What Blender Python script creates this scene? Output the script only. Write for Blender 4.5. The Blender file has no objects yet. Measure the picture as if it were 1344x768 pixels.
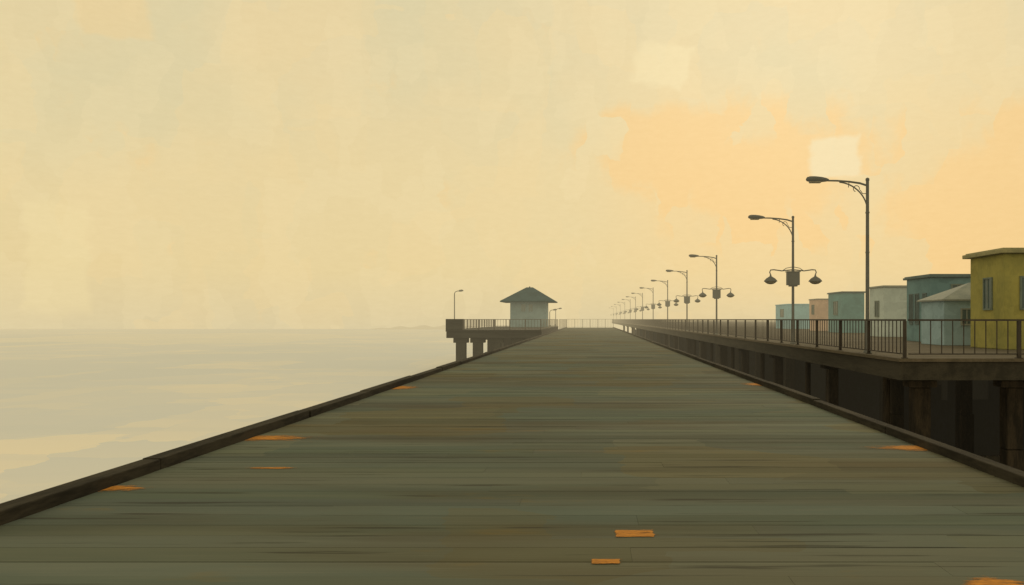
import bpy, math, random
from mathutils import Vector
random.seed(7)
S=bpy.context.scene; COL=S.collection
F=1045.0; ZC=1.7
def lin(r,g,b):
    f=lambda c:(c/255/12.92) if c/255<=0.04045 else ((c/255+0.055)/1.055)**2.4
    return (f(r),f(g),f(b),1)
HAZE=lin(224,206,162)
# ---------------------------------------------------------------- materials
def N(nt,t,**k):
    n=nt.nodes.new(t)
    for a,b in k.items(): setattr(n,a,b)
    return n
def math_(nt,op,a,b=None,c=None,clamp=False):
    n=N(nt,'ShaderNodeMath',operation=op); n.use_clamp=clamp
    for i,v in enumerate((a,b,c)):
        if v is None: continue
        if hasattr(v,'links'): nt.links.new(v,n.inputs[i])
        else: n.inputs[i].default_value=v
    return n.outputs[0]
def mixc(nt,fac,a,b,mode='MIX'):
    n=N(nt,'ShaderNodeMix',data_type='RGBA',blend_type=mode)
    for s,v in ((n.inputs[0],fac),(n.inputs[6],a),(n.inputs[7],b)):
        if hasattr(v,'links'): nt.links.new(v,s)
        else: s.default_value=v
    return n.outputs[2]
def noise(nt,vec,scale,detail=4,rough=.55,st=(1,1,1),off=(0,0,0)):
    m=N(nt,'ShaderNodeMapping'); m.inputs['Scale'].default_value=st; m.inputs['Location'].default_value=off
    nt.links.new(vec,m.inputs['Vector'])
    n=N(nt,'ShaderNodeTexNoise'); n.inputs['Scale'].default_value=scale
    n.inputs['Detail'].default_value=detail; n.inputs['Roughness'].default_value=rough
    nt.links.new(m.outputs[0],n.inputs['Vector']); return n.outputs[0]
def cells(nt,vec,scale,st,off=(0,0,0)):   # broad brush-like dabs
    mp=N(nt,'ShaderNodeMapping'); mp.inputs['Scale'].default_value=st; mp.inputs['Location'].default_value=off; nt.links.new(vec,mp.inputs[0])
    v=N(nt,'ShaderNodeTexVoronoi',distance='CHEBYCHEV',feature='F1'); v.inputs['Scale'].default_value=scale; nt.links.new(mp.outputs[0],v.inputs['Vector'])
    s=N(nt,'ShaderNodeSeparateColor'); nt.links.new(v.outputs['Color'],s.inputs[0]); return s.outputs[0],s.outputs[1]
def rng(nt,v,a,b,c=0.,d=1.):
    n=N(nt,'ShaderNodeMapRange'); n.interpolation_type='SMOOTHSTEP'
    nt.links.new(v,n.inputs[0])
    for i,x in enumerate((a,b,c,d)): n.inputs[i+1].default_value=x
    return n.outputs[0]
def warp(nt,vec,scale,amt,detail=3):
    n=N(nt,'ShaderNodeTexNoise'); n.inputs['Scale'].default_value=scale; n.inputs['Detail'].default_value=detail; nt.links.new(vec,n.inputs['Vector'])
    v=N(nt,'ShaderNodeVectorMath',operation='MULTIPLY_ADD'); nt.links.new(n.outputs['Color'],v.inputs[0]); v.inputs[1].default_value=amt; nt.links.new(vec,v.inputs[2]); return v.outputs[0]
def base_mat(name,rough=.7,D=420.,haze=True,spec=.3,start=30.):
    m=bpy.data.materials.new(name); m.use_nodes=True; nt=m.node_tree; nt.nodes.clear()
    m.cycles.emission_sampling='NONE'
    out=N(nt,'ShaderNodeOutputMaterial'); p=N(nt,'ShaderNodeBsdfPrincipled')
    p.inputs['Roughness'].default_value=rough; p.inputs['Specular IOR Level'].default_value=spec
    g=N(nt,'ShaderNodeNewGeometry')
    if haze:   # misty air painted on as haze-coloured emission, growing with distance from the world origin
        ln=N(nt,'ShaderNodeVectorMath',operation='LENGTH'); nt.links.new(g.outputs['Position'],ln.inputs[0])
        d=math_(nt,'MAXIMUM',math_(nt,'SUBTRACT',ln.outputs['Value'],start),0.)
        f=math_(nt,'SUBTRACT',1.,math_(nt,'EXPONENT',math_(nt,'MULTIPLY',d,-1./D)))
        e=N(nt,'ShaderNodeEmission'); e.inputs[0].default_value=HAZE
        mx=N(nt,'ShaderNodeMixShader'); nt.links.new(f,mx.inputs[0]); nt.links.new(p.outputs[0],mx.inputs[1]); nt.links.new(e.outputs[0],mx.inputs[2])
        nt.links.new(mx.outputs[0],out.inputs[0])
    else: nt.links.new(p.outputs[0],out.inputs[0])
    return m,nt,p,g.outputs['Position']
def bump(nt,p,h,s=.3,d=.02):
    b=N(nt,'ShaderNodeBump'); b.inputs['Strength'].default_value=s; b.inputs['Distance'].default_value=d
    nt.links.new(h,b.inputs['Height']); nt.links.new(b.outputs[0],p.inputs['Normal'])
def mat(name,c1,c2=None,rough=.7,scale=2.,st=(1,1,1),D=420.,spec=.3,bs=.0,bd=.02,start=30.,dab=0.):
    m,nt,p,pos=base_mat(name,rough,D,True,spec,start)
    c1=(*c1[:3],1); c2=(*c2[:3],1) if c2 else tuple(x*.65 for x in c1[:3])+(1,)
    n1=noise(nt,pos,scale,4,.6,st); n2=noise(nt,pos,scale*9,2,.6,st,(3,5,1))
    f=math_(nt,'ADD',math_(nt,'MULTIPLY',n1,.7),math_(nt,'MULTIPLY',n2,.3))
    c=mixc(nt,rng(nt,f,.36,.64),c1,c2)
    if dab:   # uneven coats of paint
        k,_=cells(nt,warp(nt,pos,3.,(.35,.35,.35)),1.6,(1,1,1.5))
        c=mixc(nt,math_(nt,'MULTIPLY',k,dab),c,tuple(min(1,x*1.5+.02) for x in c1[:3])+(1,))
    nt.links.new(c,p.inputs['Base Color'])
    if bs: bump(nt,p,n2,bs,bd)
    return m
M={}
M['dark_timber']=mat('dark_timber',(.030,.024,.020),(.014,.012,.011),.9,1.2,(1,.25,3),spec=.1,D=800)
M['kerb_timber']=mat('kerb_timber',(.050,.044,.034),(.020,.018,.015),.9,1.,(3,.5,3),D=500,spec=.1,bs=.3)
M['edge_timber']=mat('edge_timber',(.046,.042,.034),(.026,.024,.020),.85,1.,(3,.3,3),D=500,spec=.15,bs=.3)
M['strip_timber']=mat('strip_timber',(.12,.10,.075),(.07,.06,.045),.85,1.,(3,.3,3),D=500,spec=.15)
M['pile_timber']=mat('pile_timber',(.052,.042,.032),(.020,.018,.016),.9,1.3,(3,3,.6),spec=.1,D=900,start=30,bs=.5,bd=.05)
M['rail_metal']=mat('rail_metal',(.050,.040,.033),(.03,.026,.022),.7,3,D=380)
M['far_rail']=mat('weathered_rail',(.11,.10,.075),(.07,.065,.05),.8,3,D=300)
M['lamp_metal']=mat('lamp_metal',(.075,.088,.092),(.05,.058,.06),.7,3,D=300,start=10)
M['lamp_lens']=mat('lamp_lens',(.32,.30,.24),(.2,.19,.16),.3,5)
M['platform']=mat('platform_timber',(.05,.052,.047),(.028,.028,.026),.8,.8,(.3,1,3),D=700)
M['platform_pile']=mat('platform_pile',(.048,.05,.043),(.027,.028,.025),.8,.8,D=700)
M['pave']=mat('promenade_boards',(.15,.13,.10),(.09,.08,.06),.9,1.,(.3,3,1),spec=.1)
M['undershade']=mat('painted_undershade',(.022,.030,.044),(.007,.007,.008),.95,.5,(1,1,.5),spec=.05,D=1400,start=16)  # shade and dim bluish gaps under the promenade, painted into the colour
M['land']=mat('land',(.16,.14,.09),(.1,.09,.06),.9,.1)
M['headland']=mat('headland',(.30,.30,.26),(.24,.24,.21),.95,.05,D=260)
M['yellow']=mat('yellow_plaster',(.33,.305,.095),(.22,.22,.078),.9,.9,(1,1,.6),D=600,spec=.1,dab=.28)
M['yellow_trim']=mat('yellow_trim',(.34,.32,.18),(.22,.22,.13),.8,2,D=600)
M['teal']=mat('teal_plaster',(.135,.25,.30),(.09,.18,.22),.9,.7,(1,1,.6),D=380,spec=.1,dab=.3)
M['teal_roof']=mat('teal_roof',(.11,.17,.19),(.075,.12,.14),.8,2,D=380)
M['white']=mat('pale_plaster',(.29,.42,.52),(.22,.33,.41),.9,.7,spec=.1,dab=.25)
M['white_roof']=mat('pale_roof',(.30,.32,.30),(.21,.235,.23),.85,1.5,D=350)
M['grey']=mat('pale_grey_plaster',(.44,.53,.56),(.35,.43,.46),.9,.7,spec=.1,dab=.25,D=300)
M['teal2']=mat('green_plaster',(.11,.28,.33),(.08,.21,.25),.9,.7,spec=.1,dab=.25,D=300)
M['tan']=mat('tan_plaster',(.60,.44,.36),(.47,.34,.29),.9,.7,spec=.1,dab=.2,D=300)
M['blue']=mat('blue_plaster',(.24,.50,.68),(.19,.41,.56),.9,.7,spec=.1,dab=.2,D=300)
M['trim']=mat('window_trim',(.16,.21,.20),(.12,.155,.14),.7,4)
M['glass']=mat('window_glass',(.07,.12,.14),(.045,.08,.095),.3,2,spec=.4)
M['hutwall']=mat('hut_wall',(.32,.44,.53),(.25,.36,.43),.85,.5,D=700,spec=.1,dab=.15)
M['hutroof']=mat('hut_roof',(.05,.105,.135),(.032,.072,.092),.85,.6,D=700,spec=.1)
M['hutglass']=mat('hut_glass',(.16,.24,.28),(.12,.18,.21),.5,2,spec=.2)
# worn paint: streaky, see-through where it has flaked
m,nt,p,pos=base_mat('orange_paint',.8,400.,False,.1); M['orange']=m
pn=noise(nt,pos,1.,4,.75,(3.2,24,1)); pn2=noise(nt,pos,1.,3,.7,(11,60,1),(2,2,0))
nt.links.new(mixc(nt,rng(nt,pn2,.35,.65),(.68,.28,.035,1),(.34,.15,.035,1)),p.inputs['Base Color'])
at=N(nt,'ShaderNodeAttribute'); at.attribute_name='tint'
sc=N(nt,'ShaderNodeSeparateColor'); nt.links.new(at.outputs['Color'],sc.inputs[0])
al=math_(nt,'ADD',sc.outputs[0],math_(nt,'SUBTRACT',math_(nt,'ADD',math_(nt,'MULTIPLY',pn,2.6),math_(nt,'MULTIPLY',pn2,1.3)),1.95))
nt.links.new(rng(nt,al,.40,.72,0,.9),p.inputs['Alpha'])
# deck planks
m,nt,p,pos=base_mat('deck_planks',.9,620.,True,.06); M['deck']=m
at=N(nt,'ShaderNodeAttribute'); at.attribute_name='tint'
n1=noise(nt,pos,1.,4,.6,(.10,.30,1)); n2=noise(nt,pos,1.,3,.6,(.12,1.1,1),(7,3,0)); n3=noise(nt,pos,1.,4,.6,(.36,9,1),(1,9,0))
n5=noise(nt,pos,1.,4,.7,(.35,1.0,1),(31,14,0)); n6=noise(nt,pos,1.,2,.6,(1.2,38,1),(3,2,0))
n7=noise(nt,pos,1.,3,.6,(.07,.6,1),(23,8,0))
green=(.104,.128,.110,1); brown=(.104,.098,.072,1); grey=(.148,.160,.130,1)
c=mixc(nt,rng(nt,n1,.42,.64),green,brown)
c=mixc(nt,math_(nt,'MULTIPLY',rng(nt,n2,.46,.62),.6),c,grey)
c=mixc(nt,math_(nt,'MULTIPLY',rng(nt,n7,.48,.62),.42),c,(.066,.070,.058,1))
k1,k2=cells(nt,warp(nt,pos,2.5,(.5,.12,0)),.55,(.7,1.1,0))
c=mixc(nt,math_(nt,'MULTIPLY',rng(nt,k1,.70,.76),.38),c,(.165,.170,.125,1))
c=mixc(nt,math_(nt,'MULTIPLY',rng(nt,k2,.72,.78),.35),c,(.135,.108,.045,1))
c=mixc(nt,math_(nt,'MULTIPLY',rng(nt,n5,.60,.70),.40),c,(.18,.125,.04,1))
c=mixc(nt,math_(nt,'MULTIPLY',rng(nt,n3,.59,.66),.62),c,(.034,.032,.026,1))
c=mixc(nt,math_(nt,'MULTIPLY',rng(nt,n6,.5,.75),.22),c,(.19,.19,.15,1))
c=mixc(nt,1.,c,at.outputs['Color'],'MULTIPLY')
nt.links.new(c,p.inputs['Base Color'])
# sea
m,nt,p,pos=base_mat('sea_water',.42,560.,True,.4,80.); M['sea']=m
p.inputs['IOR'].default_value=1.33
wp=warp(nt,pos,.35,(4,7,0))
b=noise(nt,pos,1.,4,.6,(.05,.30,1)); w=noise(nt,pos,1.,3,.6,(.5,1.8,1))
s1,s2=cells(nt,wp,.07,(1,.9,0)); s3,s4=cells(nt,wp,.022,(1,.6,0),(3,5,0)); s5,s6=cells(nt,warp(nt,pos,.6,(1.5,2,0)),.22,(.8,1,0),(3,5,0))
sp=N(nt,'ShaderNodeSeparateXYZ'); nt.links.new(pos,sp.inputs[0])
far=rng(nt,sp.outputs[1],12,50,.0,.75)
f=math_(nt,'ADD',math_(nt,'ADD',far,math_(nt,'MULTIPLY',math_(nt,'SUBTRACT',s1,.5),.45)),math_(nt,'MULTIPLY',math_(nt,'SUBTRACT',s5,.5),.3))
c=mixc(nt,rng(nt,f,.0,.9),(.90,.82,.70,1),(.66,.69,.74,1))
c=mixc(nt,math_(nt,'MULTIPLY',rng(nt,b,.5,.66),.22),c,(.62,.66,.70,1))
c=mixc(nt,math_(nt,'MULTIPLY',rng(nt,s3,.3,.9),.32),c,(.56,.62,.70,1))
c=mixc(nt,math_(nt,'MULTIPLY',rng(nt,s4,.75,.8),.35),c,(.88,.82,.70,1))
nt.links.new(c,p.inputs['Base Color']); bump(nt,p,w,.2,.08)
# ---------------------------------------------------------------- mesh helpers
class MB:
    def __init__(s): s.v=[]; s.f=[]; s.c=[]
    def box(s,x0,x1,y0,y1,z0,z1,tint=None):
        i=len(s.v); s.v+=[(x0,y0,z0),(x1,y0,z0),(x1,y1,z0),(x0,y1,z0),(x0,y0,z1),(x1,y0,z1),(x1,y1,z1),(x0,y1,z1)]
        fs=[(0,3,2,1),(4,5,6,7),(0,1,5,4),(1,2,6,5),(2,3,7,6),(3,0,4,7)]
        s.f+=[tuple(i+k for k in q) for q in fs]; s.c+=[tint]*6; return s
    def tube(s,pts,r,n=8):
        P=[Vector(p) for p in pts]; R=r if isinstance(r,(list,tuple)) else [r]*len(P); base=len(s.v)
        for k,p in enumerate(P):
            t=(P[min(k+1,len(P)-1)]-P[max(k-1,0)]).normalized()
            ref=Vector((0,1,0)) if abs(t.y)<.9 else Vector((1,0,0))
            u=t.cross(ref).normalized(); w=t.cross(u)
            for j in range(n):
                q=2*math.pi*j/n; s.v.append(tuple(p+(u*math.cos(q)+w*math.sin(q))*R[k]))
        for k in range(len(P)-1):
            for j in range(n):
                a=base+k*n+j; b=base+k*n+(j+1)%n; s.f.append((a,b,b+n,a+n)); s.c.append(None)
        s.f.append(tuple(base+j for j in range(n))); s.f.append(tuple(base+(len(P)-1)*n+j for j in reversed(range(n)))); s.c+=[None]*2
        return s
    def lathe(s,prof,cx=0,cy=0,n=16): # prof: (r,z)
        base=len(s.v)
        for r,z in prof:
            for j in range(n): q=2*math.pi*j/n; s.v.append((cx+r*math.cos(q),cy+r*math.sin(q),z))
        for k in range(len(prof)-1):
            for j in range(n):
                a=base+k*n+j; b=base+k*n+(j+1)%n; s.f.append((a,b,b+n,a+n)); s.c.append(None)
        s.f.append(tuple(base+j for j in reversed(range(n)))); s.f.append(tuple(base+(len(prof)-1)*n+j for j in range(n))); s.c+=[None]*2
        return s
    def build(s,name,m,parent=None,bevel=0,smooth=False,loc=None,vcol=None):
        me=bpy.data.meshes.new(name); me.from_pydata(s.v,[],s.f); me.update()
        import bmesh
        bm=bmesh.new(); bm.from_mesh(me); bmesh.ops.recalc_face_normals(bm,faces=bm.faces); bm.to_mesh(me); bm.free()
        if vcol:
            ca=me.color_attributes.new('tint','FLOAT_COLOR','POINT')
            for i,t in enumerate(vcol): ca.data[i].color=(t,t,t,1)
        elif any(x is not None for x in s.c):
            ca=me.color_attributes.new('tint','FLOAT_COLOR','CORNER'); i=0
            for pl in me.polygons:
                t=s.c[pl.index] or (1,1,1)
                for _ in pl.loop_indices: ca.data[i].color=(*t,1); i+=1
        if smooth:
            for pl in me.polygons: pl.use_smooth=True
        me.materials.append(M[m]); o=bpy.data.objects.new(name,me); COL.objects.link(o)
        if parent: o.parent=parent
        if loc: o.location=loc
        if bevel:
            b=o.modifiers.new('bevel','BEVEL'); b.width=bevel; b.segments=2; b.limit_method='ANGLE'
        return o
def tag(o,label=None,cat=None,group=None,kind=None):
    for k,v in (('label',label),('category',cat),('group',group),('kind',kind)):
        if v: o[k]=v
    return o
def thing(name,label,cat,loc,group=None):
    o=bpy.data.objects.new(name,None); o.empty_display_size=.2; COL.objects.link(o); o.location=loc
    return tag(o,label,cat,group)
def dup(root,loc,label):
    r=root.copy(); COL.objects.link(r); r.location=loc; r['label']=label
    for ch in list(root.children):
        c=ch.copy(); COL.objects.link(c); c.parent=r
        for g in list(ch.children):
            d=g.copy(); COL.objects.link(d); d.parent=c
    return r
# ---------------------------------------------------------------- sea, land
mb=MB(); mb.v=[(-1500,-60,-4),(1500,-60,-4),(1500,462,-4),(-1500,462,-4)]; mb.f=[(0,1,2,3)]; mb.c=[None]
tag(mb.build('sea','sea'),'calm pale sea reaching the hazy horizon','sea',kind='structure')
mb=MB(); mb.box(60,1500,22,461,-4.2,.5); tag(mb.build('ground','land'),'flat land behind the promenade','ground',kind='structure')
mb=MB(); n=40
for i in range(n+1):
    x=-125+75*i/n; h=2.4*math.sin(math.pi*i/n)**.6*(.75+.25*math.sin(i*.9)+.1*random.random())
    mb.v+=[(x,444,-4.1),(x,452,-4.1+h),(x,461,-4.1)]
for i in range(n):
    a=i*3; mb.f+=[(a,a+3,a+4,a+1),(a+1,a+4,a+5,a+2)]; mb.c+=[None]*2
tag(mb.build('headland','headland'),'low misty headland on the horizon left of the hut platform','headland',kind='structure')
# ---------------------------------------------------------------- boardwalk
XL,XR=-4.87,4.37
mb=MB(); y=-4.
while y<161:
    w=.31+random.uniform(-.04,.04); rowt=random.uniform(.87,1.10); x=XL
    L=random.uniform(2.,9.); 
    while x<XR:
        x2=min(XR,x+L); L=random.uniform(5.,12.)
        if XR-x2<.8: x2=XR
        t=rowt*random.uniform(.96,1.04); dz=random.uniform(-.0035,0)
        mb.box(x,x2-.0015,y,y+w-random.choice((.004,.006,.012)),-.055,dz,(t,t*random.uniform(.98,1.02),t*random.uniform(.95,1.03))); x=x2
    y+=w
deck=mb.build('boardwalk','deck'); tag(deck,'long straight boardwalk of grey-green cross planks','boardwalk',kind='structure')
MB().box(XL-.18,XR+.1,-4,161,-.5,-.07).build('deck_frame','dark_timber',deck)
for x0,x1,h in ((XL-.22,XL,.12),(XR,XR+.16,.12)):
    mb=MB(); y=-4.
    while y<161:
        L=random.uniform(3.6,4.8); j=random.uniform(-.012,.012); k=random.uniform(-.012,.012)
        mb.box(x0+j*.5,x1+(j if x1==XL else 0),y,min(161,y+L)-.012,-.3,h+k); y+=L
    mb.build('kerb','kerb_timber',deck,bevel=.012)
for i in range(20):
    for x in (-4.5,4.0):
        MB().lathe([(.2,-4.6),(.2,-.5)],x,2+i*8.2,10).build('pile','pile_timber',deck,smooth=False)
# orange paint marks
marks=[(.157,.53,6.19,6.42,'orange rectangle of paint near the middle of the boards, the crispest one',.95),
 (-.02,.22,5.52,5.64,'small orange paint dab just before the orange rectangle',.9),
 (3.4,4.36,10.2,10.8,'long orange paint streak by the right kerb',.9),
 (-4.86,-3.7,11.0,11.75,'orange paint streak against the left kerb, second nearest there',.9),
 (-4.86,-4.36,7.8,8.2,'short orange paint streak against the left kerb, nearest there',.9),
 (-4.05,-3.20,9.0,9.17,'thin faint orange scratch standing off the left kerb',.78),
 (-4.85,-4.1,19.0,20.5,'far orange paint streak by the left kerb',.9),
 (3.8,4.36,20.0,21.5,'far orange paint streak by the right kerb',.85),
 (2.34,2.86,4.90,5.28,'ragged orange paint patch in the bottom right corner',1.15)]
for x0,x1,y0,y1,lb,amt in marks:
    mb=MB(); nx,ny=16,8; vc=[]
    for j in range(ny+1):
        for i in range(nx+1):
            u=i/nx*2-1; v=j/ny*2-1
            mb.v.append((x0+(x1-x0)*i/nx,y0+(y1-y0)*j/ny,.0045))
            if 'against the left' in lb or 'by the left' in lb: uu=(u+1)/2
            elif 'by the right' in lb: uu=(1-u)/2
            else: uu=abs(u)
            r=(uu*uu+v*v)**.7
            vc.append(max(0.,amt*(1.15-r*1.15)) if 'rectangle' not in lb else (amt if max(abs(u),abs(v))<.85 else .1))
    for j in range(ny):
        for i in range(nx): a=j*(nx+1)+i; mb.f.append((a,a+1,a+nx+2,a+nx+1)); mb.c.append(None)
    tag(mb.build('paint_mark','orange',vcol=vc),lb,'paint mark','orange paint marks on the boards')
# ---------------------------------------------------------------- railing builder
def railing(label,p0,p1,z,h,post_sp,bal_sp,npost=95,nbal=95,end0=True,group='railings',pw=.045,bw=.011,rm='rail_metal'):
    p0=Vector((*p0,0)); p1=Vector((*p1,0)); L=(p1-p0).length; d=(p1-p0)/L
    t=thing('railing',label,'railing',(p0.x,p0.y,z),group); r=lambda s:(d*s)
    ax=abs(d.x)>.5
    def bar(mb,s0,s1,z0,z1,w):
        a=r(s0); b=r(s1)
        if ax: mb.box(min(a.x,b.x),max(a.x,b.x),-w,w,z0,z1)
        else: mb.box(-w,w,min(a.y,b.y),max(a.y,b.y),z0,z1)
    mb=MB(); bar(mb,0,L,h-.05,h,.04); mb.build('top_rail',rm,t)
    mb=MB(); bar(mb,0,L,.10,.135,.02); mb.build('bottom_rail',rm,t)
    n=max(1,round(L/post_sp)); rest=MB()
    for i in range(0 if end0 else 1,n+1):
        s=L*i/n; mb=MB() if i<npost else rest
        bar(mb,s-pw,s+pw,0,h-.051,pw)
        if i<npost:
            bar(mb,s-pw*1.8,s+pw*1.8,0,.02,pw*1.8); mb.build('post',rm,t)
    if rest.v: tag(rest.build('post',rm,t),kind='stuff')
    rest=MB(); n2=int(L/bal_sp); c=0
    for i in range(1,n2):
        s=L*i/n2
        if abs((s/(L/n))-round(s/(L/n)))*(L/n)<.09: continue
        mb=MB() if c<nbal else rest
        bar(mb,s-bw,s+bw,.136,h-.051,bw)
        if c<nbal: mb.build('baluster',rm,t)
        c+=1
    if rest.v: tag(rest.build('baluster',rm,t),kind='stuff')
    return t
# ---------------------------------------------------------------- promenade pier
pr=thing('promenade_pier','raised timber promenade pier on piles right of the boardwalk','pier',(8.55,22,.6))
PX0,PY0=8.55,22.
def P(mb,*a): # world box -> local
    return mb.box(a[0]-PX0,a[1]-PX0,a[2]-PY0,a[3]-PY0,a[4]-.6,a[5]-.6)
mb=MB(); y=22.
while y<120:
    mb.box(0,51.5,y-PY0,y-PY0+.19,-.06,random.uniform(-.004,0)); y+=.2
mb.box(0,51.5,98.1,308,-.06,-.002); mb.build('deck_boards','pave',pr)
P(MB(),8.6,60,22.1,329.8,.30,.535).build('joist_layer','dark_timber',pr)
P(MB(),8.50,8.60,21.9,330,.02,.52).build('edge_beam','edge_timber',pr)
P(MB(),8.605,60,21.9,22.05,.02,.52).build('edge_beam','edge_timber',pr)
P(MB(),8.44,8.56,21.84,330,.53,.62).build('edge_strip','strip_timber',pr)
P(MB(),8.565,60,21.84,21.96,.53,.62).build('edge_strip','strip_timber',pr)
bents=[24,33,42,51,60,70,80,92,104,118,132,150,170,190,215,240]
for i,yb in enumerate(bents):
    P(MB(),8.95,19.6,yb-.22,yb+.22,-.12,.29).build('cap_beam','pile_timber',pr,bevel=.02)
    for x in (9.9,12.7,15.5,18.3):
        j=random.uniform(-.1,.1); a=random.uniform(-.05,.05)
        mb=MB(); P(mb,x-.42+j,x+.42+j,yb-.28,yb+.28,-.34,-.125)
        wd=random.uniform(.2,.27)
        P(mb,x-wd+j,x+wd+j,yb-.24,yb+.24,-2.2,-.345); P(mb,x-wd*1.12+j+a,x+wd*1.05+j+a,yb-.27,yb+.26,-4.7,-2.201); mb.build('pile','pile_timber',pr,bevel=.04)
    if i<6:
        mb=MB(); mb.tube([(9.2-PX0,yb+.9-PY0,-5.2),(9.22-PX0,yb+.85-PY0,-.31)],[.14,.11],10); mb.build('pile','pile_timber',pr)
    mb=MB(); x=12.98; 
    while x<19.6:
        ww=random.uniform(.25,.7); P(mb,x,min(19.65,x+ww)-.02,yb+.3+random.uniform(0,.05),yb+.42,-4.6,-.13-random.choice((0,0,.3,.8,1.6))*random.random()); x+=ww
    mb.build('shade_panel','undershade',pr)  # ragged dark panels added to fill the shaded depth behind the piles
tag(MB().box(19.7,20.4,22.6,329,-4.6,.27).build('shade_wall','undershade'),'added dark wall standing in for the shade under the promenade','wall')  # added backing wall, keeps the open underside of the promenade dark
railing('black picket railing along the boardwalk side of the promenade',(8.66,22.0),(8.66,329.5),.62,1.08,2.84,.29,group=None,pw=.04)
railing('black picket railing across the near end of the promenade',(8.76,21.98),(24.,21.98),.62,1.08,2.82,.30,end0=False,group=None)
# ---------------------------------------------------------------- street lamps
def dome(x,z,root):
    pl=MB().lathe([(.03,z+.30),(.045,z+.22),(.09,z+.19),(.20,z+.12),(.29,z+.02),(.30,z-.02),(.27,z-.02)],x,0,18).build('hanging_lamp','lamp_metal',root,smooth=True)
    MB().lathe([(.25,z-.022),(.24,z-.06),(.14,z-.12),(.04,z-.14)],x,0,16).build('lamp_glass','lamp_lens',pl,smooth=True)
def arc(cx,cz,r,a0,a1,n=12,rz=None):
    rz=rz or r
    return [(cx+r*math.cos(math.radians(a0+(a1-a0)*i/n)),0,cz+rz*math.sin(math.radians(a0+(a1-a0)*i/n))) for i in range(n+1)]
def street_lamp(label,loc,cross):
    t=thing('street_lamp',label,'street lamp',loc,'street lamps along the promenade')
    MB().lathe([(.13,0),(.13,.05),(.10,.09),(.085,.35),(.075,.42)],0,0,14).build('base','lamp_metal',t)
    mb=MB(); mb.tube([(0,0,.4),(0,0,2.6),(0,0,5.68)],[.066,.060,.050],12)
    mb.lathe([(.062,5.62),(.062,5.69),(.02,5.72)],0,0,12)
    for z in (3.25,4.55): mb.lathe([(.062,z),(.070,z+.03),(.062,z+.06)],0,0,12)
    mb.build('pole','lamp_metal',t)
    mb=MB(); mb.tube([(0,0,5.46),(-.25,0,5.54),(-.6,0,5.59),(-1.0,0,5.62),(-1.35,0,5.625)],[.034,.034,.032,.03,.028],8)
    mb.build('arm','lamp_metal',t)
    mb=MB(); mb.tube(arc(-1.02,4.6,1.02,0,84,16,.98),.024,8)
    mb.tube(arc(-.36,5.36,.10,-20,250,14),.013,6)
    mb.tube([(-.05,0,5.2),(-.16,0,5.2),(-.24,0,5.32)],.013,6); mb.tube([(-.62,0,5.40),(-.60,0,5.58)],.013,6)
    mb.build('bracket','lamp_metal',t)
    mb=MB(); n=14; prof=[(-1.26,.035,.035),(-1.34,.08,.07),(-1.5,.12,.10),(-1.7,.14,.115),(-1.88,.135,.11),(-1.97,.10,.08),(-2.0,.05,.035)]
    for x,w,h in prof:
        for j in range(n):
            q=2*math.pi*j/n; zz=math.sin(q)*h; mb.v.append((x,math.cos(q)*w,5.64+(zz if zz>0 else zz*.7)+(-1.3-x)*.03))
    for k in range(len(prof)-1):
        for j in range(n): a=k*n+j; b=k*n+(j+1)%n; mb.f.append((a,b,b+n,a+n)); mb.c.append(None)
    mb.f+=[tuple(range(n)),tuple((len(prof)-1)*n+j for j in range(n))]; mb.c+=[None]*2
    hd=mb.build('lamp_head','lamp_metal',t,smooth=True)
    MB().box(-1.9,-1.52,-.085,.085,5.545,5.60).build('lens','lamp_lens',hd,bevel=.02)
    if cross:
        zc=3.28
        mb=MB(); mb.tube([(-1.0,0,zc-.20),(-1.04,0,zc-.08),(-1.0,0,zc+.02),(-.85,0,zc+.03),(-.5,0,zc-.02),(0,0,zc+.03),(.5,0,zc-.02),(.85,0,zc+.03),(1.0,0,zc+.02),(1.04,0,zc-.08),(1.0,0,zc-.20)],.026,8)
        mb.tube([(-.45,0,zc+.0),(-.3,0,zc+.10),(0,0,zc+.16),(.3,0,zc+.10),(.45,0,zc+.0)],.015,6)
        mb.build('crossarm','lamp_metal',t)
        for s in (-1,1): dome(1.0*s,zc-.48,t)
        mb=MB(); mb.box(-.27,.27,-.16,.16,zc-.66,zc-.08); mb.box(-.31,.31,-.19,.19,zc-.079,zc-.04); mb.box(-.18,.18,-.12,.12,zc-.72,zc-.661)
        mb.build('control_box','lamp_metal',t,bevel=.015)
    return t
ords=['','second','third','fourth','fifth','sixth','seventh','eighth','ninth','tenth','eleventh','twelfth','thirteenth']
LX=9.02
street_lamp('nearest and tallest street lamp, a single arm and no hanging lamps',(LX,26.0,.6),False)
dep=[35.6,57.3,75,94,116,140,162,184,214,247,285,322]
l2=street_lamp('second nearest street lamp, two hanging lamps and a box on its pole',(LX,dep[0],.6),True)
for i,dd in enumerate(dep[1:]):
    lab=ords[i+2]+' street lamp along the promenade counting from the nearest'
    if i==len(dep)-2: lab='farthest and smallest street lamp of the promenade row'
    dup(l2,(LX,dd,.6),lab)
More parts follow.
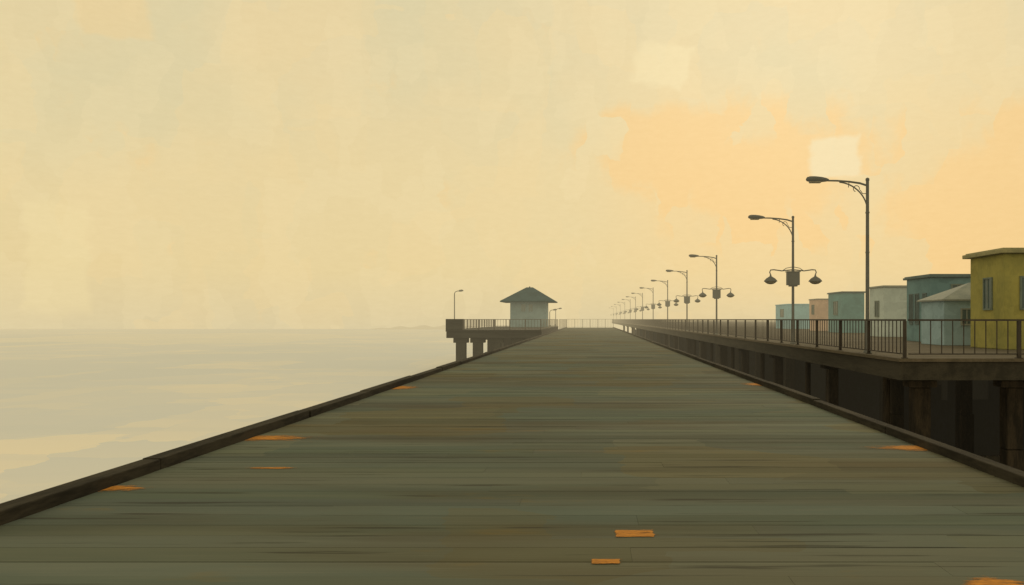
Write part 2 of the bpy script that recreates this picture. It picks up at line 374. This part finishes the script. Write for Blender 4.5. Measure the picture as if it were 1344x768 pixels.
# ---------------------------------------------------------------- houses
def win(t,face,a0,a1,z0,z1,X,Y,ox,oy,oz,fr='trim',gl='glass'):
    def b(mb,u0,u1,w0,w1,d0,d1):
        if face=='side': mb.box(X-d1-ox,X-d0-ox,u0-oy,u1-oy,w0-oz,w1-oz)
        else: mb.box(u0-ox,u1-ox,Y-d1-oy,Y-d0-oy,w0-oz,w1-oz)
    f=.06; mb=MB(); b(mb,a0-f,a0,z0-f,z1+f,-.01,.05); b(mb,a1,a1+f,z0-f,z1+f,-.01,.05)
    b(mb,a0,a1,z1,z1+f,-.01,.048); b(mb,a0,a1,z0-f,z0,-.01,.06)
    b(mb,(a0+a1)/2-.02,(a0+a1)/2+.02,z0,z1,-.01,.035)
    fo=mb.build('window',fr,t); mb=MB(); b(mb,a0,a1,z0,z1,-.01,.012); mb.build('pane',gl,fo)
def door(t,face,a0,a1,z1,X,Y,ox,oy,oz,m):
    def b(mb,u0,u1,w0,w1,d0,d1):
        if face=='side': mb.box(X-d1-ox,X-d0-ox,u0-oy,u1-oy,w0-oz,w1-oz)
        else: mb.box(u0-ox,u1-ox,Y-d1-oy,Y-d0-oy,w0-oz,w1-oz)
    mb=MB(); b(mb,a0,a1,.61,z1,-.01,.03); d=mb.build('door',m,t); mb=MB(); b(mb,a1-.12,a1-.07,1.55,1.68,.031,.08); mb.build('handle','rail_metal',d)
def house(label,x0,x1,y0,y1,ztop,wall,roof,oh=.16,rt=.16,par=True,cat='house'):
    t=thing('house',label,cat,(x0,y0,.6),'houses behind the promenade')
    MB().box(0,x1-x0,0,y1-y0,0,ztop-rt-.6).build('wall',wall,t,bevel=.03)
    mb=MB(); mb.box(-oh,x1-x0+oh,-oh,y1-y0+oh,ztop-rt-.598,ztop-.6-.05); mb.box(-oh*.6,x1-x0+oh*.6,-oh*.6,y1-y0+oh*.6,ztop-.649,ztop-.6)
    mb.build('roof',roof,t,bevel=.02); return t
t=house('yellow flat-roofed house nearest the viewer at the right edge',14.9,20.5,28.7,31.3,4.27,'yellow','yellow_trim',.22,.2)
win(t,'side',29.6,30.15,2.1,3.2,14.9,28.7,14.9,28.7,.6); win(t,'front',15.5,16.1,2.1,3.2,14.9,28.7,14.9,28.7,.6)
door(t,'front',17.4,18.3,2.75,14.9,28.7,14.9,28.7,.6,'teal')
t=house('large dark teal flat-roofed house behind the small pale hip-roofed house',16.,22.,37.5,40.4,3.83,'teal','teal_roof',.14,.16)
for a in (38.0,38.9,39.6): win(t,'side',a,a+.34,1.5,2.9,16,37.5,16,37.5,.6,'teal_roof')
win(t,'front',17.0,17.5,2.7,3.3,16,37.5,16,37.5,.6)
t=thing('house','small pale blue house with hip roof between the yellow and the dark teal houses','house',(14.75,33.3,.6),'houses behind the promenade')
MB().box(0,3.3,0,2.3,0,1.93).build('wall','white',t,bevel=.02)
mb=MB(); o=.14; mb.v=[(-o,-o,1.93),(3.3+o,-o,1.93),(3.3+o,2.3+o,1.93),(-o,2.3+o,1.93),(1.6,1.15,2.68),(2.0,1.15,2.68),(-o,-o,1.87),(3.3+o,-o,1.87),(3.3+o,2.3+o,1.87),(-o,2.3+o,1.87)]
mb.f=[(0,1,5,4),(1,2,5),(2,3,4,5),(3,0,4),(0,1,7,6),(1,2,8,7),(2,3,9,8),(3,0,6,9),(6,7,8,9)]; mb.c=[None]*9; mb.build('roof','white_roof',t)
win(t,'front',15.5,15.9,1.5,2.1,14.75,33.3,14.75,33.3,.6,'white_roof')
t=house('pale grey flat-roofed house left of the large dark teal house',18,22,49,51.5,3.78,'grey','white_roof',.1,.12)
win(t,'side',49.8,50.4,1.9,2.8,18,49,18,49,.6)
t=house('small bright teal flat-roofed house between the pale grey and the tan houses',20,21.8,63.5,67.2,3.92,'teal2','teal_roof',.1,.12)
win(t,'side',64.6,65.6,2.1,3.1,20,63.5,20,63.5,.6)
t=house('smallest house, pinkish tan and flat-roofed, right of the light blue house',21,23.5,74,76.7,3.62,'tan','white_roof',.08,.1)
win(t,'side',75.,75.7,2.2,3.,21,74,21,74,.6)
t=house('farthest house, light blue and low, at the left end of the row',22,26,88.8,95,3.42,'blue','blue',.08,.1)
win(t,'side',91,92.5,2.,2.8,22,88.8,22,88.8,.6)
# ---------------------------------------------------------------- left platform with hut
pf=thing('platform','dark timber platform on thick piles left of the boardwalk','platform',(-15,82,.6))
def Q(mb,*a): return mb.box(a[0]+15,a[1]+15,a[2]-82,a[3]-82,a[4]-.6,a[5]-.6)
PE=124
Q(MB(),-15,-5.12,82,PE,.42,.6).build('deck','platform',pf)
Q(MB(),-14.95,-5.12,82.1,PE-.1,-.25,.415).build('beam','platform',pf,bevel=.02)
Q(MB(),-15,-13.25,82,83.2,.603,1.72).build('parapet','platform',pf,bevel=.03)
for yb in (83,95,108,122):
    for x in (-13.55,-11.8,-9.9,-7.6):
        mb=MB(); Q(mb,x-.75,x+.75,yb-.5,yb+.5,-.75,-.252); Q(mb,x-.5,x+.5,yb-.45,yb+.45,-4.8,-.755); mb.build('pile','platform_pile',pf,bevel=.03)
railing('railing across the front of the hut platform',(-13.2,82.1),(-5.2,82.1),.6,1.1,1.6,.32,group=None,pw=.05,bw=.014)
railing('railing between the hut platform and the boardwalk',(-5.2,82.25),(-5.2,PE-.3),.6,1.1,5.2,1.6,group=None,pw=.035,end0=False,rm='far_rail')
railing('railing along the sea side of the hut platform',(-14.9,83.3),(-14.9,PE-.3),.6,1.1,2.6,.5,group=None,pw=.05)
railing('railing across the back of the hut platform',(-14.9,PE-.1),(-5.2,PE-.1),.6,1.1,1.6,.5,group=None,pw=.05,rm='far_rail')
railing('pale railing on the left kerb of the boardwalk beyond the hut platform',(-4.98,PE+.3),(-4.98,160.3),.12,1.58,6.,2.,group=None,pw=.035,rm='far_rail')
railing('railing across the far end of the boardwalk',(-4.9,160.6),(4.45,160.6),0,1.72,1.5,.3,group=None,pw=.045,bw=.018,rm='far_rail')
h=thing('hut','pale lookout hut with teal hip roof on the left platform','hut',(-8.7,110,.6))
MB().box(-2.5,2.5,0,5,0,3.62).build('wall','hutwall',h,bevel=.03)
mb=MB(); zt=3.6; o=3.78; c=2.5
mb.v=[(-o,c-o,zt),(o,c-o,zt),(o,c+o,zt),(-o,c+o,zt),(-.45,c,zt+2.),(.45,c,zt+2.),(-o,c-o,zt-.14),(o,c-o,zt-.14),(o,c+o,zt-.14),(-o,c+o,zt-.14)]
mb.f=[(0,1,5,4),(1,2,5),(2,3,4,5),(3,0,4),(0,1,7,6),(1,2,8,7),(2,3,9,8),(3,0,6,9),(6,7,8,9)]; mb.c=[None]*9; rf=mb.build('roof','hutroof',h)
MB().lathe([(.12,5.55),(.1,5.65),(.02,5.75)],0,2.5,8).build('finial','hutroof',rf)
for a in (-.95,.05):
    win(h,'front',a,a+.55,2.15,3.15,0,0,0,0,0,'hutwall','hutglass')
def small_lamp(label,loc,H):
    t=thing('lamp_post',label,'lamp post',loc,'small lamp posts on the hut platform')
    MB().tube([(0,0,0),(0,0,.3),(0,0,.32),(0,0,H-.25)],[.12,.11,.06,.05],10).build('pole','lamp_metal',t)
    MB().tube([(0,0,H-.27),(.08,0,H-.1),(.3,0,H),(.55,0,H+.02)],.04,8).build('arm','lamp_metal',t)
    MB().tube([(.42,0,H+.0),(.55,0,H+.03),(.8,0,H+.06),(.95,0,H+.05)],[.04,.1,.11,.04],10).build('lamp_head','lamp_metal',t,smooth=True)
small_lamp('lone lamp post at the outer corner of the hut platform',(-14.6,85.0,.6),4.1)
small_lamp('short lamp post close beside the right wall of the hut',(-5.45,104.5,.6),2.3)
small_lamp('short lamp post farther right of the hut, nearer the boardwalk end',(-5.45,122,.6),2.7)
# ---------------------------------------------------------------- world
SUN_AZ=math.radians(14); SUN_EL=math.radians(22)
w=bpy.data.worlds.new("World"); S.world=w; w.use_nodes=True; nt=w.node_tree; nt.nodes.clear()
out=N(nt,'ShaderNodeOutputWorld'); tc=N(nt,'ShaderNodeTexCoord'); sx=N(nt,'ShaderNodeSeparateXYZ'); nt.links.new(tc.outputs['Generated'],sx.inputs[0])
X,Y,Z=sx.outputs; az=math_(nt,'ARCTAN2',X,Y); el=math_(nt,'ARCSINE',Z)
cb=N(nt,'ShaderNodeCombineXYZ'); nt.links.new(az,cb.inputs[0]); nt.links.new(el,cb.inputs[1]); AE=cb.outputs[0]
cr=N(nt,'ShaderNodeValToRGB'); nt.links.new(math_(nt,'MULTIPLY_ADD',Z,1.,.1),cr.inputs[0])
e=cr.color_ramp.elements; e[0].position=0; e[0].color=lin(196,184,144); e[1].position=1; e[1].color=lin(200,196,168)
for po,co in ((.085,(222,206,164)),(.105,(227,208,162)),(.16,(236,213,158)),(.28,(239,215,160)),(.42,(235,214,165)),(.6,(226,212,170))):
    q=e.new(po); q.color=lin(*co)
c=cr.outputs[0]
FE=warp(nt,AE,45,(.022,.016,0),3)              # fine ragged edges only
WE=warp(nt,FE,7,(.06,.06,0),3)
v1,v2=cells(nt,WE,6,(1,1,1)); v3,v4=cells(nt,WE,14,(1.3,.9,1),(4,2,0)); v5,v6=cells(nt,FE,22,(1.3,.8,1),(1,2,0))
g1=noise(nt,AE,3.2,4,.55,(1,1.3,1),(2,7,0))
up=rng(nt,el,.04,.25)
c=mixc(nt,math_(nt,'MULTIPLY',math_(nt,'MULTIPLY',rng(nt,g1,.44,.66),up),.5),c,lin(218,210,169))
c=mixc(nt,math_(nt,'MULTIPLY',math_(nt,'MULTIPLY',v1,up),.30),c,lin(219,209,167))
c=mixc(nt,math_(nt,'MULTIPLY',rng(nt,v3,.5,.8),.26),c,lin(246,216,156))
c=mixc(nt,math_(nt,'MULTIPLY',rng(nt,v5,.6,.8),.16),c,lin(248,228,178))
def blob(a,b,ra,rb):
    u=math_(nt,'DIVIDE',math_(nt,'SUBTRACT',az,a),ra); v=math_(nt,'DIVIDE',math_(nt,'SUBTRACT',el,b),rb)
    return math_(nt,'SUBTRACT',1.,math_(nt,'SQRT',math_(nt,'ADD',math_(nt,'MULTIPLY',u,u),math_(nt,'MULTIPLY',v,v))),clamp=True)
nb=noise(nt,FE,10,5,.65,(1.2,.9,1),(5,1,0))
G=math_(nt,'MAXIMUM',blob(.20,.13,.28,.19),blob(.47,.11,.30,.20))
c=mixc(nt,math_(nt,'MULTIPLY',rng(nt,G,.0,.8),.5),c,lin(247,208,142))     # soft warm glow
B=math_(nt,'MAXIMUM',blob(.20,.175,.19,.12),math_(nt,'MAXIMUM',blob(.47,.12,.20,.15),math_(nt,'MULTIPLY',blob(.10,.20,.16,.08),1.0)))
B=math_(nt,'ADD',B,math_(nt,'MULTIPLY',math_(nt,'SUBTRACT',math_(nt,'ADD',math_(nt,'MULTIPLY',nb,.62),math_(nt,'MULTIPLY',v6,.38)),.5),1.5))
c=mixc(nt,math_(nt,'MULTIPLY',rng(nt,B,.28,.54),.68),c,lin(252,205,132))
def patch(a,b,ra,rb,s,col,sl=0.):
    global c
    su=N(nt,'ShaderNodeSeparateXYZ'); nt.links.new(FE,su.inputs[0])
    dx=math_(nt,'SUBTRACT',su.outputs[0],a+.011); dy=math_(nt,'SUBTRACT',su.outputs[1],b+.008)
    dx2=math_(nt,'ADD',dx,math_(nt,'MULTIPLY',dy,sl)); dy2=math_(nt,'SUBTRACT',dy,math_(nt,'MULTIPLY',dx,sl*.4))
    u=math_(nt,'DIVIDE',math_(nt,'ABSOLUTE',dx2),ra); v=math_(nt,'DIVIDE',math_(nt,'ABSOLUTE',dy2),rb)
    f=rng(nt,math_(nt,'MAXIMUM',u,v),.8,1.1,1.,0.); c=mixc(nt,math_(nt,'MULTIPLY',f,s),c,col)
patch(.297,.192,.030,.024,.85,lin(244,226,180)); patch(.09,.308,.036,.026,.7,lin(246,227,176),-.35); patch(-.59,.065,.03,.06,.4,lin(248,227,170))
patch(-.54,.315,.036,.022,.45,lin(246,211,148),.2)
gr=noise(nt,AE,70,3,.75,(1,2.5,1)); 
c=mixc(nt,.17,c,mixc(nt,gr,lin(200,184,138),lin(255,240,192)))
sky=N(nt,'ShaderNodeTexSky',sky_type='NISHITA'); sky.sun_disc=False; sky.sun_elevation=SUN_EL; sky.sun_rotation=SUN_AZ; sky.dust_density=4
b1=N(nt,'ShaderNodeBackground'); b1.inputs[1].default_value=.98; nt.links.new(c,b1.inputs[0])
b2=N(nt,'ShaderNodeBackground'); b2.inputs[1].default_value=.05; nt.links.new(sky.outputs[0],b2.inputs[0])
ms=N(nt,'ShaderNodeMixShader'); ms.inputs[0].default_value=.03; nt.links.new(b1.outputs[0],ms.inputs[1]); nt.links.new(b2.outputs[0],ms.inputs[2]); nt.links.new(ms.outputs[0],out.inputs[0])
# sun behind haze
sl=bpy.data.lights.new('sun','SUN'); sl.energy=.5; sl.angle=math.radians(16); sl.color=(1,.82,.58); so=bpy.data.objects.new('sun',sl); COL.objects.link(so)
dv=Vector((math.sin(SUN_AZ)*math.cos(SUN_EL),math.cos(SUN_AZ)*math.cos(SUN_EL),math.sin(SUN_EL))); so.rotation_euler=dv.to_track_quat('Z','Y').to_euler()
# camera
cd=bpy.data.cameras.new('camera'); cam=bpy.data.objects.new('camera',cd); COL.objects.link(cam); S.camera=cam
cam.location=(0,0,ZC); cam.rotation_euler=(math.radians(90),0,0); cd.sensor_width=36; cd.lens=36*F/1344; cd.shift_x=-104/1344; cd.shift_y=35/1344; cd.clip_end=5000; cd.clip_start=.05
S.view_settings.view_transform='Standard'; S.view_settings.look='None'; S.view_settings.exposure=0
